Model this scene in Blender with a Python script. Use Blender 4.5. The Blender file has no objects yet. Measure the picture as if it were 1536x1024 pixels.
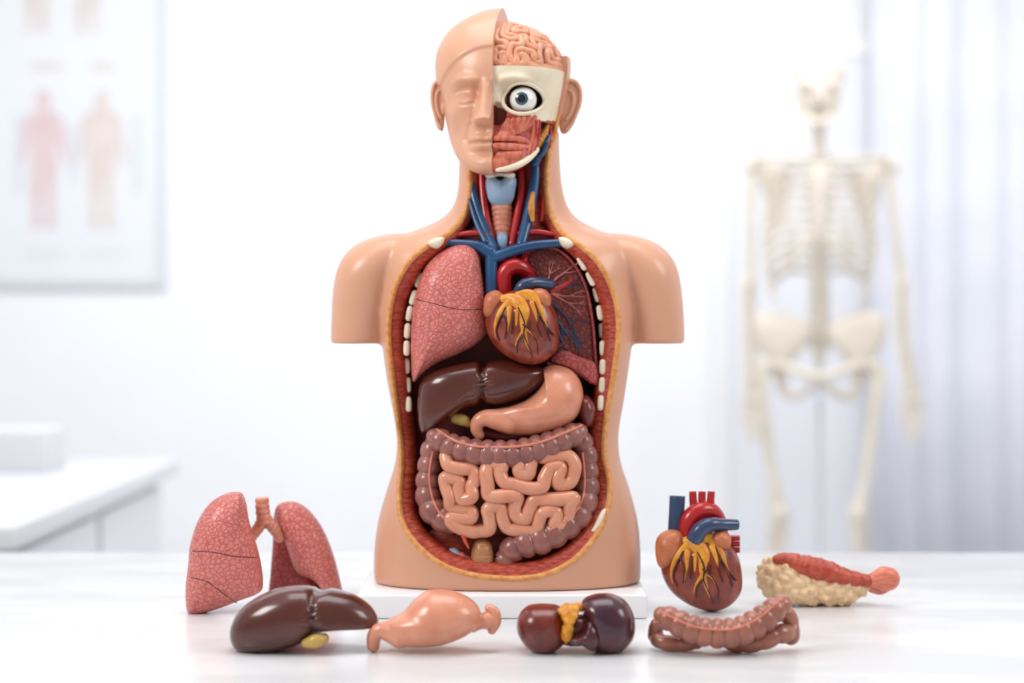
import bpy, bmesh, math, random
from mathutils import Vector, Matrix, noise
from mathutils.bvhtree import BVHTree
ZOOM=None
D=2.5; CH=1.175; TZ=0.75
CAM=Vector((0,-D,CH))
def S(y): return (D+y)/2500.0
def M(px,py,y):
    s=S(y); return Vector(((px-768)*s,y,CH-(py-480)*s))
def c(r,g,b):
    f=lambda v:(v/255/12.92) if v/255<=0.04045 else ((v/255+0.055)/1.055)**2.4
    return (f(r),f(g),f(b),1)
# ---------------- materials
def mat(name,col,col2=None,rough=0.4,kind='noise',scale=20,bump=0.0,bscale=60,coat=0.0,stretch=(1,1,1),lo=0.35,hi=0.65,spec=0.5,bdist=0.002,sss=0.0):
    m=bpy.data.materials.new(name); m.use_nodes=True
    nt=m.node_tree; N=nt.nodes; L=nt.links
    b=N['Principled BSDF']; b.inputs['Roughness'].default_value=rough
    b.inputs['Base Color'].default_value=col
    b.inputs['Specular IOR Level'].default_value=spec
    if coat: b.inputs['Coat Weight'].default_value=coat; b.inputs['Coat Roughness'].default_value=0.15
    tc=N.new('ShaderNodeTexCoord'); mp=N.new('ShaderNodeMapping'); mp.inputs['Scale'].default_value=stretch
    L.new(tc.outputs['Object'],mp.inputs['Vector'])
    h=None
    if kind=='noise':
        t=N.new('ShaderNodeTexNoise'); t.inputs['Scale'].default_value=scale; t.inputs['Detail'].default_value=4
        L.new(mp.outputs[0],t.inputs['Vector']); f=t.outputs[0]
    else:
        n=N.new('ShaderNodeTexNoise'); n.inputs['Scale'].default_value=scale*1.3
        L.new(mp.outputs[0],n.inputs['Vector'])
        mx=N.new('ShaderNodeVectorMath'); mx.operation='MULTIPLY_ADD'
        L.new(n.outputs['Color'],mx.inputs[0]); mx.inputs[1].default_value=(0.6/scale,)*3
        L.new(mp.outputs[0],mx.inputs[2])
        t=N.new('ShaderNodeTexVoronoi'); t.inputs['Scale'].default_value=scale; t.feature='DISTANCE_TO_EDGE'
        L.new(mx.outputs[0],t.inputs['Vector']); f=t.outputs['Distance']; h=f
    if col2:
        cr_=N.new('ShaderNodeValToRGB'); cr_.color_ramp.elements[0].position=lo; cr_.color_ramp.elements[1].position=hi
        cr_.color_ramp.elements[0].color=col; cr_.color_ramp.elements[1].color=col2
        L.new(f,cr_.inputs[0]); L.new(cr_.outputs[0],b.inputs['Base Color'])
    if bump:
        bp=N.new('ShaderNodeBump'); bp.inputs['Strength'].default_value=bump; bp.inputs['Distance'].default_value=bdist
        if h is None:
            t2=N.new('ShaderNodeTexNoise'); t2.inputs['Scale'].default_value=bscale; t2.inputs['Detail'].default_value=3
            L.new(mp.outputs[0],t2.inputs['Vector']); L.new(t2.outputs[0],bp.inputs['Height'])
        else:
            mr=N.new('ShaderNodeMapRange'); mr.inputs[1].default_value=0; mr.inputs[2].default_value=0.25; mr.interpolation_type='SMOOTHSTEP'
            L.new(h,mr.inputs[0]); L.new(mr.outputs[0],bp.inputs['Height'])
        L.new(bp.outputs[0],b.inputs['Normal'])
    return m
skin=mat('skin_plastic',c(214,158,128),c(219,164,134),rough=0.36,scale=4,bump=0.05,bscale=250,coat=0.12)
skincut=mat('skin_cut',c(205,150,115),c(214,160,125),rough=0.5)
fat=mat('fat_rim',c(230,168,100),c(210,134,70),rough=0.5,scale=140,bump=0.5,bscale=220)
muscle=mat('muscle',c(150,42,30),c(196,84,58),rough=0.4,scale=30,stretch=(3,1,10),bump=0.6,bscale=40)
musdark=mat('muscle_deep',c(95,26,22),c(125,40,32),rough=0.5,scale=25,bump=0.4)
muspink=mat('muscle_pink',c(214,124,98),c(192,86,64),rough=0.4,scale=45,stretch=(3,1,1),bump=0.5,bscale=90)
bone=mat('bone',c(238,226,204),c(228,212,184),rough=0.45,scale=30,bump=0.1)
ribm=mat('rib_bone',c(243,232,210),c(232,216,190),rough=0.4,scale=30)
lung=mat('lung_pink',c(184,84,80),c(214,124,114),rough=0.34,kind='vor',scale=145,bump=0.45,lo=0.0,hi=0.16,coat=0.2)
lungin=mat('lung_section',c(100,36,33),c(140,62,54),rough=0.5,kind='vor',scale=140,bump=0.6,stretch=(1,1,1),lo=0.0,hi=0.25)
lungmed=mat('lung_medial',c(150,56,56),c(180,84,80),rough=0.45,kind='vor',scale=120,bump=0.4,lo=0.0,hi=0.2)
liverm=mat('liver_brown',c(94,42,31),c(74,29,22),rough=0.22,scale=12,bump=0.08,bscale=60,coat=0.4)
stom=mat('stomach_pink',c(226,156,126),c(213,135,106),rough=0.27,scale=45,bump=0.1,bscale=120,coat=0.3,lo=0.3,hi=0.75)
gutm=mat('small_intestine',c(226,158,128),c(214,141,111),rough=0.22,scale=40,coat=0.4)
colonm=mat('colon_mauve',c(158,100,90),c(134,82,75),rough=0.28,scale=30,bump=0.1,coat=0.3)
colbrown=mat('colon_brown',c(172,108,88),c(148,88,72),rough=0.28,scale=30,bump=0.1,coat=0.3)
tae=mat('taenia',c(214,128,106),rough=0.35)
redv=mat('artery_red',c(186,26,28),c(160,18,22),rough=0.25,scale=20,coat=0.3)
bluev=mat('vein_blue',c(22,82,128),c(16,62,104),rough=0.28,scale=20,coat=0.3)
bluedk=mat('vein_navy',c(44,68,104),c(36,54,88),rough=0.3,scale=20,coat=0.3)
bluegray=mat('vein_slate',c(70,90,118),rough=0.4)
pinkves=mat('bronchi_pink',c(206,130,120),rough=0.4)
cart=mat('cartilage_blue',c(160,184,208),c(142,168,198),rough=0.35,scale=30)
trach=mat('trachea_pink',c(222,150,125),c(205,128,104),rough=0.35,scale=60)
heartm=mat('heart_muscle',c(112,34,22),c(150,58,34),rough=0.28,scale=40,bump=0.45,bscale=70,coat=0.35,stretch=(2,1,1))
heartfat=mat('heart_fat',c(230,162,52),c(208,128,38),rough=0.35,scale=80,bump=0.5,bscale=120)
atrm=mat('atrium_tan',c(200,122,82),c(178,96,62),rough=0.35,scale=50,bump=0.3)
darkv=mat('coronary_dark',c(70,20,20),rough=0.35)
brainm=mat('brain_tan',c(226,162,130),c(214,146,114),rough=0.35,scale=60)
braind=mat('brain_sulci',c(150,84,64),rough=0.6)
eyew=mat('eye_white',c(238,236,232),rough=0.12,coat=0.3)
iris=mat('iris',c(66,100,118),c(38,66,86),rough=0.15,scale=300,coat=0.6)
black=mat('pupil',c(8,10,14),rough=0.1,coat=0.6)
socket=mat('eye_socket',c(58,34,28),rough=0.6)
gall=mat('gallbladder',c(186,156,72),c(200,164,90),rough=0.3,scale=30,coat=0.2)
spleen=mat('spleen',c(120,46,36),c(98,34,30),rough=0.3,coat=0.3)
kidl=mat('kidney_brown',c(126,46,32),c(88,26,22),rough=0.25,scale=26,bump=0.2,coat=0.3)
kidr=mat('kidney_purple',c(84,34,42),c(58,26,44),rough=0.22,scale=20,bump=0.15,coat=0.35)
pany=mat('pancreas_yellow',c(242,212,172),c(230,192,146),rough=0.4,scale=90,bump=0.2,bscale=160)
panr=mat('pancreas_red',c(196,88,64),c(166,58,42),rough=0.35,scale=90,bump=0.8,bscale=170)
pinkend=mat('duodenum_pink',c(226,140,112),c(206,108,86),rough=0.35,scale=60,stretch=(1,1,4))
yelstr=mat('gland_yellow',c(216,150,56),c(196,120,40),rough=0.4,scale=120,bump=0.6,bscale=160)
white=mat('plinth_white',c(240,240,242),rough=0.35)
# ---------------- geometry helpers
GEO={}
def mk(name,verts,faces,mats,parent=None,midx=None,smooth=True):
    me=bpy.data.meshes.new(name); me.from_pydata([tuple(v) for v in verts],[],faces); me.update()
    if not isinstance(mats,(list,tuple)): mats=[mats]
    for m in mats: me.materials.append(m)
    if midx: me.polygons.foreach_set('material_index',midx)
    if smooth: me.polygons.foreach_set('use_smooth',[True]*len(me.polygons))
    o=bpy.data.objects.new(name,me); bpy.context.scene.collection.objects.link(o)
    if parent: par(o,parent)
    return o
def empty(name,loc):
    e=bpy.data.objects.new(name,None); bpy.context.scene.collection.objects.link(e); e.location=loc; e.empty_display_size=0.05
    return e
def par(o,e):
    o.parent=e; o.matrix_parent_inverse=Matrix.Translation(e.location).inverted()
def crs(pts,n,closed=False):
    P=[tuple(p) for p in pts]; L=len(P); out=[]
    segs=L if closed else L-1
    for i in range(segs):
        if closed: a,b,c_,d=P[(i-1)%L],P[i],P[(i+1)%L],P[(i+2)%L]
        else: a,b,c_,d=P[max(i-1,0)],P[i],P[i+1],P[min(i+2,L-1)]
        for k in range(n):
            t=k/n
            out.append(tuple(0.5*((2*q)+(-p+r)*t+(2*p-5*q+4*r-s)*t*t+(-p+3*q-3*r+s)*t**3) for p,q,r,s in zip(a,b,c_,d)))
    if not closed: out.append(P[-1])
    return out
def tubeW(name,pts,m,parent=None,seg=14,sub=6,rmod=None,step=None,sq=1.0,caps=True,smooth=True):
    q=crs(pts,sub if not step else 24)
    if step:
        r=[q[0]]; acc=0
        for i in range(1,len(q)):
            a=Vector(q[i-1][:3]);b=Vector(q[i][:3]); acc+=(b-a).length
            if acc>=step: r.append(q[i]); acc=0
        if r[-1]!=q[-1]: r.append(q[-1])
        q=r
    pos=[Vector(p[:3]) for p in q]; rad=[max(p[3],1e-5) for p in q]
    n=len(pos); s=0
    T=[(pos[min(i+1,n-1)]-pos[max(i-1,0)]).normalized() for i in range(n)]
    ref=Vector((0,1,0)) if abs(T[0].y)<0.9 else Vector((1,0,0))
    u=(ref-T[0]*ref.dot(T[0])).normalized()
    rings=[]; arc=0
    for i in range(n):
        if i: arc+=(pos[i]-pos[i-1]).length
        u=(u-T[i]*u.dot(T[i])).normalized(); v=T[i].cross(u)
        r=rad[i]*(rmod(arc) if rmod else 1)
        rings.append((pos[i],u.copy(),v,r,T[i]))
    R=[]
    if caps:
        p,uu,v,r,t=rings[0]
        for k in (80,60,40,20):
            a=math.radians(k); R.append((p-t*r*math.sin(a),uu,v,r*math.cos(a)))
    R+= [x[:4] for x in rings]
    if caps:
        p,uu,v,r,t=rings[-1]
        for k in (20,40,60,80):
            a=math.radians(k); R.append((p+t*r*math.sin(a),uu,v,r*math.cos(a)))
    V=[];F=[]
    for p,uu,v,r in R:
        for k in range(seg):
            a=2*math.pi*k/seg; o=(uu*math.cos(a)+v*math.sin(a))*r; o.y*=sq
            V.append(p+o)
    for i in range(len(R)-1):
        for k in range(seg):
            k2=(k+1)%seg
            F.append((i*seg+k,i*seg+k2,(i+1)*seg+k2,(i+1)*seg+k))
    F.append(tuple(range(seg-1,-1,-1))); b=(len(R)-1)*seg; F.append(tuple(range(b,b+seg)))
    o=mk(name,V,F,m,parent,smooth=smooth); GEO[o.name]=(V,F)
    return o
def tube(name,pts,m,parent=None,**k):
    W=[]
    for px,py,y,r in pts:
        v=M(px,py,y); W.append((v.x,v.y,v.z,r*S(y)))
    return tubeW(name,W,m,parent,**k)
def pillow(name,outline,cen,y0,tf,tb,m,parent=None,sub=8,rings=18,n=2.2,lump=None,yfn=None,clampz=None):
    O=crs(outline,sub,True); K=len(O)
    def W(px,py,h): 
        v=M(px,py,y0); v.y+=h; 
        if yfn: v.y+=yfn(px,py)
        return v
    V=[];F=[]
    qs=[math.sin(math.pi/2*k/rings) for k in range(1,rings+1)]
    hs=[max(0,1-q**n)**(1/n) for q in qs]
    V.append(W(cen[0],cen[1],-tf))
    for q,h in zip(qs,hs):
        for p in O: V.append(W(cen[0]+(p[0]-cen[0])*q,cen[1]+(p[1]-cen[1])*q,-tf*h))
    for q,h in list(zip(qs,hs))[-2::-1]:
        for p in O: V.append(W(cen[0]+(p[0]-cen[0])*q,cen[1]+(p[1]-cen[1])*q,tb*h))
    V.append(W(cen[0],cen[1],tb))
    nr=2*rings-1
    for k in range(K): F.append((0,1+k,1+(k+1)%K))
    for i in range(nr-1):
        a=1+i*K;b=a+K
        for k in range(K):
            k2=(k+1)%K; F.append((a+k,b+k,b+k2,a+k2))
    a=1+(nr-1)*K; e=len(V)-1
    for k in range(K): F.append((a+k,e,a+(k+1)%K))
    if lump:
        sc,am=lump
        me=bpy.data.meshes.new('t'); me.from_pydata([tuple(v) for v in V],[],F); me.update()
        bm=bmesh.new(); bm.from_mesh(me); bmesh.ops.recalc_face_normals(bm,faces=bm.faces); bm.normal_update(); bm.verts.ensure_lookup_table()
        V=[Vector(v.co)+v.normal*am*(0.6-noise.voronoi(Vector(v.co)*sc)[0][0]) for v in bm.verts]
        bm.free(); bpy.data.meshes.remove(me)
    if clampz is not None:
        mz=min(v.z for v in V)
        for v in V: v.z+=clampz-mz-0.003
        for v in V: v.z=max(v.z,clampz)
    me=mk(name,V,F,m,parent)
    bm=bmesh.new(); bm.from_mesh(me.data); bmesh.ops.recalc_face_normals(bm,faces=bm.faces); bm.to_mesh(me.data); bm.free()
    me.data.polygons.foreach_set('use_smooth',[True]*len(me.data.polygons))
    GEO[me.name]=(V,F)
    return me
def bvh(objs):
    V=[];F=[]
    for o in objs:
        v,f=GEO[o.name]; n=len(V); V+=list(v); F+=[tuple(i+n for i in x) for x in f]
    return BVHTree.FromPolygons(V,F)
def hit(B,px,py,fb=0.0):
    d=(M(px,py,0)-CAM).normalized(); r=B.ray_cast(CAM,d)
    return r[0] if r[0] is not None else M(px,py,fb)
def drape(name,B,pts,m,parent,off=0.0,fb=0.0,sub=6,**k):
    q=crs(pts,4); W=[]
    last=fb
    for p in q:
        d=(M(p[0],p[1],0)-CAM).normalized(); r=B.ray_cast(CAM,d)
        if r[0] is None: h=M(p[0],p[1],last)
        else: h=r[0]; last=h.y
        W.append((h.x,h.y-off,h.z,p[2]*S(h.y)))
    return tubeW(name,W,m,parent,sub=3,**k)
def box(name,x0,x1,y0,y1,z0,z1,m,parent=None,bev=0.0):
    V=[(x,y,z) for x in (x0,x1) for y in (y0,y1) for z in (z0,z1)]
    F=[(0,1,3,2),(4,6,7,5),(0,4,5,1),(2,3,7,6),(0,2,6,4),(1,5,7,3)]
    o=mk(name,V,F,m,parent,smooth=False)
    if bev:
        b=o.modifiers.new('b','BEVEL'); b.width=bev; b.segments=4; o.data.polygons.foreach_set('use_smooth',[True]*6)
    return o
def ellipsoid(name,cen,r,m,parent=None,n=24,rot=None):
    V=[];F=[]
    for i in range(n+1):
        t=math.pi*i/n
        for k in range(2*n):
            a=math.pi*k/n; v=Vector((r[0]*math.sin(t)*math.cos(a),r[1]*math.sin(t)*math.sin(a),r[2]*math.cos(t)))
            if rot: v=rot@v
            V.append(Vector(cen)+v)
    for i in range(n):
        for k in range(2*n):
            k2=(k+1)%(2*n); F.append((i*2*n+k,(i+1)*2*n+k,(i+1)*2*n+k2,i*2*n+k2))
    o=mk(name,V,F,m,parent); GEO[o.name]=(V,F)
    bm=bmesh.new(); bm.from_mesh(o.data); bmesh.ops.remove_doubles(bm,verts=bm.verts,dist=1e-6); bm.to_mesh(o.data); bm.free()
    return o
def meander(nc,nr,seed,br=0.8):
    R=random.Random(seed); adj={}
    def add(a,b): adj.setdefault(a,set()).add(b); adj.setdefault(b,set()).add(a)
    def rem(a,b): adj[a].discard(b); adj[b].discard(a)
    for x in range(nc):
        for y in range(nr):
            a,b,c_,d=(2*x,2*y),(2*x+1,2*y),(2*x+1,2*y+1),(2*x,2*y+1)
            add(a,b);add(b,c_);add(c_,d);add(d,a)
    s0=(nc//2,nr//2); seen={s0}; fr=[s0]
    while fr:
        i=R.randrange(len(fr)) if R.random()<br else len(fr)-1
        x,y=fr[i]; nb=[(x+dx,y+dy) for dx,dy in((1,0),(-1,0),(0,1),(0,-1)) if 0<=x+dx<nc and 0<=y+dy<nr and (x+dx,y+dy) not in seen]
        if not nb: fr.pop(i); continue
        q=R.choice(nb); seen.add(q); fr.append(q)
        (x0,y0),(x1,y1)=sorted([(x,y),q])
        if y0==y1:
            rem((2*x0+1,2*y0),(2*x0+1,2*y0+1)); rem((2*x1,2*y0),(2*x1,2*y0+1))
            add((2*x0+1,2*y0),(2*x1,2*y0)); add((2*x0+1,2*y0+1),(2*x1,2*y0+1))
        else:
            rem((2*x0,2*y0+1),(2*x0+1,2*y0+1)); rem((2*x0,2*y1),(2*x0+1,2*y1))
            add((2*x0,2*y0+1),(2*x0,2*y1)); add((2*x0+1,2*y0+1),(2*x0+1,2*y1))
    path=[(0,0)]; prev=None; cur=(0,0)
    while True:
        nx=[n for n in sorted(adj[cur]) if n!=prev]
        n_=nx[0]
        if n_==(0,0): break
        path.append(n_); prev,cur=cur,n_
        if len(path)>4*nc*nr: break
    return path
def bestmeander(nc,nr,rank=0):
    def score(P):
        n=len(P); run=0; s=0
        for i in range(n):
            a,b,d=P[i-1],P[i],P[(i+1)%n]
            if (b[0]-a[0],b[1]-a[1])==(d[0]-b[0],d[1]-b[1]): run+=1; s-=run*run
            else: run=0
        return s
    L=sorted((meander(nc,nr,s,.5) for s in range(500)),key=score,reverse=True)
    return L[rank]
def relax(P,k=.22):
    n=len(P)
    return [P[i] if i in (0,n-1) else tuple(P[i][j]*(1-2*k)+k*(P[i-1][j]+P[i+1][j]) for j in range(len(P[i]))) for i in range(n)]
haus=lambda L,d=0.2:(lambda s:1-d+d*abs(math.sin(math.pi*s/L))**0.5)

# =====================================================  TORSO
torso=empty('anatomical_torso_model',(-0.007,0,TZ))
box('plinth',-0.221,0.193,-0.13,0.14,TZ,TZ+0.035,white,torso,bev=0.004)
def loft(rings,n=2.3,seg=96,sub=5):
    q=crs(rings,sub); V=[];F=[]
    for py,xl,xr,yf,yb in q:
        cx=((xl+xr)/2-768)/1000; hw=(xr-xl)/2000; z=CH-(py-480)/1000; cy=(yf+yb)/2; hd=(yb-yf)/2
        for k in range(seg):
            a=2*math.pi*k/seg; ca,sa=math.cos(a),math.sin(a)
            V.append((cx+hw*math.copysign(abs(ca)**(2/n),ca),cy+hd*math.copysign(abs(sa)**(2/n),sa),z))
    for i in range(len(q)-1):
        for k in range(seg):
            k2=(k+1)%seg; F.append((i*seg+k,(i+1)*seg+k,(i+1)*seg+k2,i*seg+k2))
    F.append(tuple(range(seg))); b=(len(q)-1)*seg; F.append(tuple(range(b+seg-1,b-1,-1)))
    return V,F
parts=[loft([(870,562,960,-.108,.095),(830,562,960,-.115,.10),(780,568,956,-.118,.105),(730,582,943,-.115,.10),(690,594,930,-.108,.092),(650,596,927,-.105,.088),(600,587,935,-.108,.09),(560,580,941,-.112,.092),(520,575,946,-.116,.095),(470,572,950,-.118,.1),(430,574,948,-.115,.1),(400,570,952,-.108,.1),(375,570,952,-.095,.095),(357,590,932,-.078,.085),(343,628,895,-.062,.08),(328,660,868,-.052,.078),(310,678,853,-.046,.078),(285,686,845,-.044,.078),(250,688,841,-.044,.08),(195,690,839,-.04,.08)]),
 loft([(515,496,578,-.045,.05),(480,497,583,-.05,.054),(440,499,594,-.056,.06),(410,504,606,-.06,.062),(388,513,624,-.058,.062),(370,529,645,-.05,.058),(358,551,665,-.038,.05),(350,582,685,-.022,.04)],n=2.05,seg=64),
 loft([(515,943,1027,-.045,.05),(480,940,1026,-.05,.054),(440,930,1023,-.056,.06),(410,918,1018,-.06,.062),(388,900,1009,-.058,.062),(370,880,993,-.05,.058),(358,860,971,-.038,.05),(350,838,940,-.022,.04)],n=2.05,seg=64)]
V=[];F=[]
for v,f in parts:
    n0=len(V); V+=v; F+=[tuple(i+n0 for i in x) for x in f]
body=mk('skin_shell',V,F,[skin,musdark])
bm=bmesh.new(); bm.from_mesh(body.data); bmesh.ops.recalc_face_normals(bm,faces=bm.faces); bm.to_mesh(body.data); bm.free()
def applymods(o):
    dg=bpy.context.evaluated_depsgraph_get(); me=bpy.data.meshes.new_from_object(o.evaluated_get(dg)); o.modifiers.clear(); o.data=me
md=body.modifiers.new('r','REMESH'); md.mode='VOXEL'; md.voxel_size=0.0035
md=body.modifiers.new('s','SMOOTH'); md.iterations=12; md.factor=0.5
applymods(body)
BV=BVHTree.FromPolygons([v.co for v in body.data.vertices],[tuple(p.vertices) for p in body.data.polygons])
outl=[(703,232),(702,262),(701,292),(693,322),(672,347),(640,366),(612,390),(592,425),(582,465),(580,510),(586,570),(594,630),(599,690),(596,740),(600,780),(620,815),(655,845),(700,863),(760,870),(815,865),(862,842),(898,802),(915,760),(917,720),(909,680),(912,630),(922,570),(930,510),(929,465),(918,425),(898,390),(872,366),(848,349),(830,322),(824,292),(823,262),(825,232),(828,206),(765,215)]
OD=crs(outl,7,True); K=len(OD)
area=sum(OD[i][0]*OD[(i+1)%K][1]-OD[(i+1)%K][0]*OD[i][1] for i in range(K))
NR=[]
for i in range(K):
    a=Vector(OD[(i-2)%K]);b=Vector(OD[(i+2)%K]); t=(b-a).normalized(); n_=Vector((-t.y,t.x))*(1 if area>0 else -1); NR.append(n_)
H=[hit(BV,p[0],p[1],-0.03) for p in OD]
V=[(h.x,-0.4,h.z) for h in H]+[(h.x,0.045,h.z) for h in H]
F=[tuple(range(K)),tuple(range(2*K-1,K-1,-1))]+[(i,i+K,(i+1)%K+K,(i+1)%K) for i in range(K)]
cut=mk('cutter',V,F,[musdark])
bm=bmesh.new(); bm.from_mesh(cut.data); bmesh.ops.recalc_face_normals(bm,faces=bm.faces); bm.to_mesh(cut.data); bm.free()
md=body.modifiers.new('c','BOOLEAN'); md.object=cut; md.operation='DIFFERENCE'; md.solver='EXACT'
try: md.material_mode='TRANSFER'
except Exception as e: print(e)
applymods(body); bpy.data.objects.remove(cut)
for p in body.data.polygons: p.use_smooth=True
par(body,torso)
# wall band
prof=[(-1.5,0.0005),(0,-.0015),(2.5,-.0025),(5,-.001),(7,.002),(11,.003),(16,.005),(22,.009),(27,.02),(29,.075)]
V=[];F=[];mi=[]
for j,(o_,dy) in enumerate(prof):
    for i,p in enumerate(OD):
        g=1.0 if p[1]>400 else (0.5 if p[1]<330 else 0.5+0.5*(p[1]-330)/70)
        of=o_ if o_<7 else 7+(o_-7)*g
        yy=min(H[i].y+dy,0.044)
        V.append(M(p[0]+NR[i].x*of,p[1]+NR[i].y*of,yy))
for j in range(len(prof)-1):
    for i in range(K):
        i2=(i+1)%K; F.append((j*K+i,j*K+i2,(j+1)*K+i2,(j+1)*K+i)); mi.append(0 if j<4 else 1)
band=mk('chest_wall_section',V,F,[fat,muscle],torso,mi); GEO[band.name]=(V,F); BB=bvh([band])
# ribs
ribsL=[(641,396),(629,420),(620,446),(614,470),(611,496),(610,522),(610,549),(612,577),(613,606)]
ribsR=[(873,395),(886,418),(895,442),(900,469),(903,496),(904,522),(904,550),(903,577),(901,604)]
for side in (ribsL,ribsR):
    for i,(x,y) in enumerate(side):
        a=side[max(i-1,0)];b=side[min(i+1,len(side)-1)]; t=Vector((b[0]-a[0],b[1]-a[1])).normalized()
        h=hit(BB,x,y,-0.05); yy=h.y-0.001
        tube('rib_%d'%i,[(x-t.x*7,y-t.y*7,yy,4.6),(x,y,yy,4.9),(x+t.x*7,y+t.y*7,yy,4.6)],ribm,torso,seg=12,sub=3,sq=0.7)
for nm,o_ in (('clavicle_a',[(640,366),(652,357),(666,356),(664,366),(654,373)]),('clavicle_b',[(864,366),(852,357),(838,356),(842,368),(852,373)])):
    cx=sum(p[0] for p in o_)/5; cy=sum(p[1] for p in o_)/5
    h=hit(BB,cx,cy,-0.05); pillow(nm,o_,(cx,cy),min(h.y,-0.06),.01,.01,ribm,torso,sub=4,rings=8)
# ---- dark backing
pillow('cavity_backing',[(630,420),(700,370),(820,370),(880,420),(900,560),(890,760),(820,840),(700,840),(620,760),(610,560)],(760,600),0.03,.02,.008,musdark,torso)
# ---- lungs
l1=pillow('right_lung',[(655,382),(676,370),(700,366),(717,377),(723,405),(728,440),(731,475),(730,497),(716,515),(690,530),(655,545),(632,562),(620,572),(617,540),(617,500),(621,455),(630,418),(641,396)],(676,458),-.05,.05,.05,lung,torso,n=2.6)
B=bvh([l1])
drape('lung_fissure',B,[(619,447,.7),(650,455,.8),(690,464,.8),(730,463,.7)],darkv,torso,off=-.0004,seg=8)
l2=pillow('left_lung_section',[(786,392),(795,376),(815,370),(838,375),(860,395),(878,428),(888,475),(893,530),(895,574),(870,562),(840,549),(822,545),(826,500),(822,470),(805,430)],(850,470),-.03,.02,.05,lungin,torso,n=5)
OL=crs([(786,392,-.045),(795,376,-.047),(815,370,-.048),(838,375,-.05),(860,395,-.05),(878,428,-.05),(888,475,-.05),(893,530,-.05),(895,574,-.05),(870,562,-.053),(840,549,-.055),(822,545,-.055)],3)
tube('lung_rim',[(p[0],p[1],p[2],2.2) for p in OL],lungmed,torso,sub=2,seg=8)
pillow('lung_base',[(826,540),(845,549),(870,562),(896,577),(893,545),(870,535),(845,525)],(862,551),-.055,.012,.012,lungmed,torso,sub=5,rings=8)
B=bvh([l2])
def tree(x,y,a,L,r,dep,m,R,k=[0]):
    pts=[(x,y,r)]
    for i in range(3):
        a+=R.uniform(-.25,.25); x+=math.cos(a)*L/3; y+=math.sin(a)*L/3; pts.append((x,y,r*(1-.2*(i+1))))
    k[0]+=1; drape('bronchial_branch_%d'%k[0],B,pts,m,torso,off=.001,fb=-.05,seg=7)
    if dep:
        for d in (-.5,.1,.55): 
            if R.random()<.85: tree(x,y,a+d+R.uniform(-.12,.12),L*.62,r*.5,dep-1,m,R)
R=random.Random(5)
for a,L in ((-.95,34),(-1.5,22),(-.3,30)): tree(822,432,a,L,2.2,2,pinkves if a<-.9 else bluegray,R)
for a,L in ((.75,38),(1.15,44),(1.6,30)): tree(824,452,a,L,3.0,2,bluev if a>1 else bluedk,R)
for a in (.3,.0): tree(828,440,a,28,2,2,pinkves,R)
# ---- heart
def heart(parent,cx,cy,hw,hh,y0,tf,rot=0.0):
    ca,sa=math.cos(rot),math.sin(rot)
    def q(u,v): return (cx+(u*ca-v*sa)*hw,cy+(u*sa+v*ca)*hh)
    O=[(-.72,-.72),(-.3,-.93),(.2,-1.0),(.62,-.82),(.92,-.38),(1.0,.12),(.93,.6),(.6,.92),(.15,1.0),(-.35,.82),(-.78,.45),(-.98,0),(-.96,-.4)]
    h=pillow('heart_body',[q(*p) for p in O],q(.02,0),y0,tf,tf*.8,heartm,parent,n=2.2)
    B=bvh([h])
    fs=[[(-.45,-.76,.13),(-.1,-.68,.2),(.1,-.4,.16),(.04,-.05,.10),(.08,.35,.06),(.2,.8,.015)],
        [(.0,-.76,.18),(.3,-.76,.19),(.47,-.5,.13),(.6,-.1,.07),(.72,.3,.02)],
        [(-.2,-.7,.15),(-.52,-.42,.12),(-.72,-.1,.055),(-.74,.25,.015)],
        [(.04,.0,.07),(.28,.22,.05),(.4,.6,.015)],[(.02,.1,.06),(-.18,.35,.04),(-.27,.68,.012)],[(.35,-.55,.11),(.42,-.15,.05),(.5,.28,.015)],
        [(-.3,-.5,.09),(-.35,-.1,.05),(-.48,.35,.015)],[(-.12,-.4,.08),(-.16,0,.035),(-.2,.15,.015)]]
    for i,f in enumerate(fs):
        drape('heart_fat_%d'%i,B,[q(a,b)+(r*hw,) for a,b,r in f],heartfat,parent,off=-.001,fb=y0,sq=.5,seg=12)
    vs=[[(-.05,-.5),(.08,-.1),(.03,.2),(.12,.5),(.22,.85)],[(.04,-.05),(.25,.15),(.38,.5),(.36,.75)],[(.02,.2),(-.15,.4),(-.2,.65)],[(.4,-.6),(.52,-.25),(.68,.1),(.75,.45)],[(.5,-.3),(.45,0),(.52,.3)],[(-.4,-.55),(-.6,-.25),(-.72,.05),(-.65,.3)],[(-.5,-.4),(-.42,-.1),(-.5,.25)],[(-.2,-.4),(-.25,-.1),(-.3,.15)],[(.7,.1),(.85,.3)],[(.2,.1),(.25,-.15)]]
    for i,f in enumerate(vs):
        drape('coronary_%d'%i,B,[q(a,b)+((.026-.004*k)*hw,) for k,(a,b) in enumerate(f)],darkv,parent,off=.0026 if hw>55 else .002,fb=y0,seg=7)
    return q
q=heart(torso,783,490,54.5,58,-.084,.039,-.1)
pillow('atrium_a',[(725,460),(729,442),(744,435),(757,445),(750,462),(738,477),(727,473)],(741,455),-.092,.017,.014,atrm,torso,sub=5,rings=10)
pillow('atrium_b',[(798,435),(815,433),(826,444),(824,460),(809,462),(800,450)],(811,448),-.096,.016,.014,atrm,torso,sub=5,rings=10)
def Tt(n,p,m,**k): return tube(n,p,m,torso,**k)
Tt('superior_vena_cava',[(737,378,-.066,9.5),(737,405,-.068,9.5),(737,440,-.07,9)],bluev)
Tt('brachiocephalic_vein_a',[(664,364,-.055,5.5),(695,366,-.06,7),(720,370,-.065,8.5),(740,384,-.068,9)],bluev)
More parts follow.
